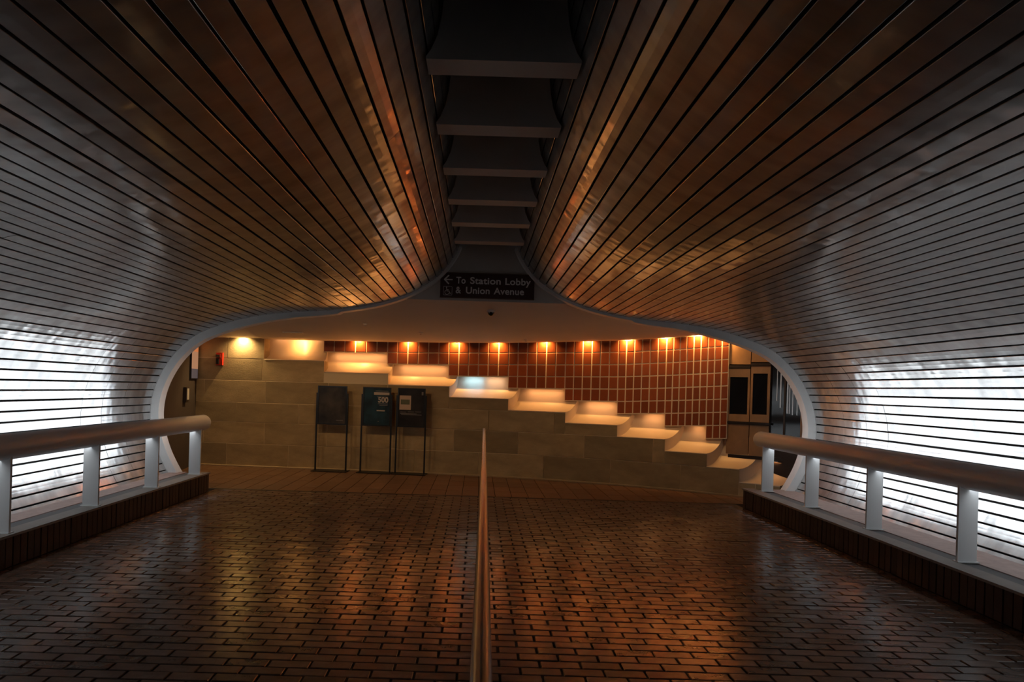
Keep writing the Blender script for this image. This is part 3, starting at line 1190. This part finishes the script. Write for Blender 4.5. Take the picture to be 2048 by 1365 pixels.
am = MB()
stroke(am, [(0.08, 0.5), (1.0, 0.5)], 0.15, sy - 0.002, sx0 + 0.040 * W_, sz0 + 0.555 * H_, 0.110)
stroke(am, [(0.55, 1.0), (0.06, 0.5), (0.55, 0.0)], 0.17, sy - 0.0025, sx0 + 0.040 * W_, sz0 + 0.555 * H_, 0.110)
am.build('arrow', M['letter'], sg)
wm = MB()
ox, oz, sc = sx0 + 0.035 * W_, sz0 + 0.075 * H_, 0.117
stroke(wm, [(0.06, 0), (0.94, 0), (1, 0.06), (1, 0.94), (0.94, 1), (0.06, 1), (0, 0.94), (0, 0.06), (0.06, 0)], 0.035, sy - 0.002, ox, oz, sc)
stroke(wm, [(0.36, 0.80), (0.40, 0.46), (0.66, 0.46), (0.76, 0.20), (0.86, 0.23)], 0.07, sy - 0.0022, ox, oz, sc)
stroke(wm, [(0.39, 0.62), (0.60, 0.62)], 0.06, sy - 0.0022, ox, oz, sc)
stroke(wm, [(0.42 + 0.25 * math.cos(a), 0.32 + 0.25 * math.sin(a)) for a in np.linspace(2.2, 6.0, 16)], 0.06, sy - 0.0022, ox, oz, sc)
wm.add([(ox + (0.36 + 0.065 * math.cos(a)) * sc, sy - 0.002, oz + (0.88 + 0.065 * math.sin(a)) * sc) for a in np.linspace(0, 2 * PI, 13)[:-1]], [tuple(range(12))])
wm.build('wheelchair_symbol', M['letter'], sg)

# ------------------------------------------------------------------ dome camera and small ceiling fittings
dc = empty('dome_camera', (0.16, 8.55, 2.66))
tag(dc, 'small dome camera on the ceiling under the brown sign', 'camera')
MB().lathe([(0.0, 0.06), (0.058, 0.06), (0.062, 0.0), (0.062, -0.028), (0.050, -0.034)], (0.16, 8.55, 2.628), 'Z', 20).build('housing', M['plaster'], dc)
MB().lathe([(0.05, -0.032), (0.046, -0.055), (0.032, -0.074), (0.014, -0.084), (0.0, -0.086)], (0.16, 8.55, 2.628), 'Z', 20).build('dark_dome', M['glass'], dc)


def ceil_z(x, y):
    """height of the lobby ceiling at a point"""
    best = None
    ey = float(np.interp(x, XS, YS)) + 0.08
    s_ = float(np.interp(x, XS, SS))
    zc = float(np.interp(s_, CS, CZ))
    t = min(1, max(0, (y - YF - 0.10) / (ey - YF - 0.10)))
    return 2.70 + (zc - 2.70) * (1 - (1 - t) ** 1.25)


SPR = [(-1.78, 9.35, 'small sprinkler head on the ceiling, the one left of the sign'), (-0.95, 9.75, 'small sprinkler head on the ceiling above the middle poster stand'),
       (0.78, 10.0, 'small sprinkler head on the ceiling, right of the dome camera')]
for x, y, lab in SPR:
    z = ceil_z(x, y)
    so = empty('sprinkler_head', (x, y, z))
    tag(so, lab, 'sprinkler', 'sprinkler heads on the lobby ceiling')
    MB().lathe([(0.0, 0.004), (0.035, 0.004), (0.037, -0.004), (0.0, -0.008)], (x, y, z), 'Z', 14).build('escutcheon', M['whiteplastic'], so)
    MB().lathe([(0.008, -0.006), (0.008, -0.03), (0.022, -0.032), (0.0, -0.036)], (x, y, z), 'Z', 12).build('deflector', M['chrome'], so)
vz = ceil_z(-3.1, 10.0)
vo = empty('ceiling_vent', (-3.1, 10.0, vz))
tag(vo, 'long narrow air vent on the ceiling near the topmost scoop', 'vent')
MB().box(-3.27, -2.93, 9.97, 10.03, vz - 0.012, vz + 0.01).build('frame', M['plaster'], vo)
MB().box(-3.25, -2.95, 9.985, 10.015, vz - 0.0135, vz - 0.011).build('slot', M['black'], vo)

# ------------------------------------------------------------------ three poster stands before the stone wall
STANDS = [(-2.77, -2.235, 'left poster stand with a dark brown poster', 'dark'),
          (-1.98, -1.463, 'middle poster stand with a blue poster reading 500', 'blue'),
          (-1.368, -0.864, 'right poster stand with a pale paper sheet on a black poster', 'black')]
for s0, s1, lab, kind in STANDS:
    a, b = Vector(P(s0, -0.16, 0)), Vector(P(s1, -0.16, 0))
    mid = (a + b) / 2
    wd = (b - a).length
    ang = math.atan2(b.y - a.y, b.x - a.x)
    root = empty('poster_stand', mid)
    root.rotation_euler = (0, 0, ang)
    tag(root, lab, 'poster stand', 'black metal poster stands')

    def lb_(x0, x1, y0, y1, z0, z1, mat, name):
        mb = MB().box(x0, x1, y0, y1, z0, z1)
        me = bpy.data.meshes.new(name)
        me.from_pydata(mb.v, [], mb.f)
        me.materials.append(mat)
        o = bpy.data.objects.new(name, me)
        COL.objects.link(o)
        o.parent = root
        return o
    h = wd / 2
    lb_(-h - 0.012, -h + 0.012, -0.012, 0.012, 0.012, 1.35, M['black'], 'leg')
    lb_(h - 0.012, h + 0.012, -0.012, 0.012, 0.012, 1.35, M['black'], 'leg')
    lb_(-h - 0.038, h + 0.038, -0.13, 0.13, 0.0, 0.012, M['black'], 'base_plate')
    zt, zb = 1.474, 0.805
    f1 = MB()
    f1.box(-h + 0.012, -h + 0.034, -0.016, 0.012, zb, zt).box(h - 0.034, h - 0.012, -0.016, 0.012, zb, zt)
    f1.box(-h + 0.034, h - 0.034, -0.016, 0.012, zb, zb + 0.022).box(-h + 0.034, h - 0.034, -0.016, 0.012, zt - 0.022, zt)
    me = bpy.data.meshes.new('frame')
    me.from_pydata(f1.v, [], f1.f)
    me.materials.append(M['black'])
    fo = bpy.data.objects.new('frame', me)
    COL.objects.link(fo)
    fo.parent = root
    po = lb_(-h + 0.034, h - 0.034, -0.006, 0.006, zb + 0.022, zt - 0.022, M['poster_' + kind], 'poster')
    iw, ih = 2 * (h - 0.034), zt - zb - 0.044
    x0_, z0_ = -h + 0.034, zb + 0.022

    def pbox(u0, u1, v0, v1, mat, name, yy=-0.0075):
        o = lb_(x0_ + u0 * iw, x0_ + u1 * iw, yy, -0.006, z0_ + v0 * ih, z0_ + v1 * ih, mat, name)
        o.parent = po
        return o
    if kind == 'blue':
        pbox(0.38, 0.98, 0.825, 0.895, M['print_pale'], 'title_band')
        for u0, u1, v in ((0.44, 0.94, 0.925), (0.50, 0.94, 0.765), (0.54, 0.93, 0.575), (0.60, 0.92, 0.535)):
            pbox(u0, u1, v, v + 0.014, M['print_dim'], 'print_line')
        pbox(0.50, 0.82, 0.375, 0.41, M['print_pale'], 'print_line')
        pbox(0.55, 0.60, 0.085, 0.105, M['print_dim'], 'print_line')
        t_ = text_mesh('number_500', '500', 0.125, M['print_pale'], None, (0, 0, 0), (PI / 2, 0, 0), bold=0.004, width=0.40 * iw)
        t_.parent = po
        t_.location = (x0_ + 0.545 * iw, -0.0085, z0_ + 0.625 * ih)
    elif kind == 'black':
        pbox(0.02, 0.48, 0.44, 0.83, M['paper'], 'paper_sheet')
        pbox(0.07, 0.43, 0.585, 0.72, M['greenprint'], 'green_block', -0.0085)
        for u0, u1, v in ((0.06, 0.30, 0.37), (0.36, 0.62, 0.38), (0.66, 0.90, 0.385), (0.06, 0.72, 0.33), (0.10, 0.92, 0.30)):
            pbox(u0, u1, v, v + 0.014, M['print_dim'], 'print_line')
        pbox(0.90, 0.97, 0.85, 0.94, M['print_dim'], 'corner_mark')
    else:
        pbox(0.66, 0.92, 0.08, 0.095, M['print_dim'], 'print_line')
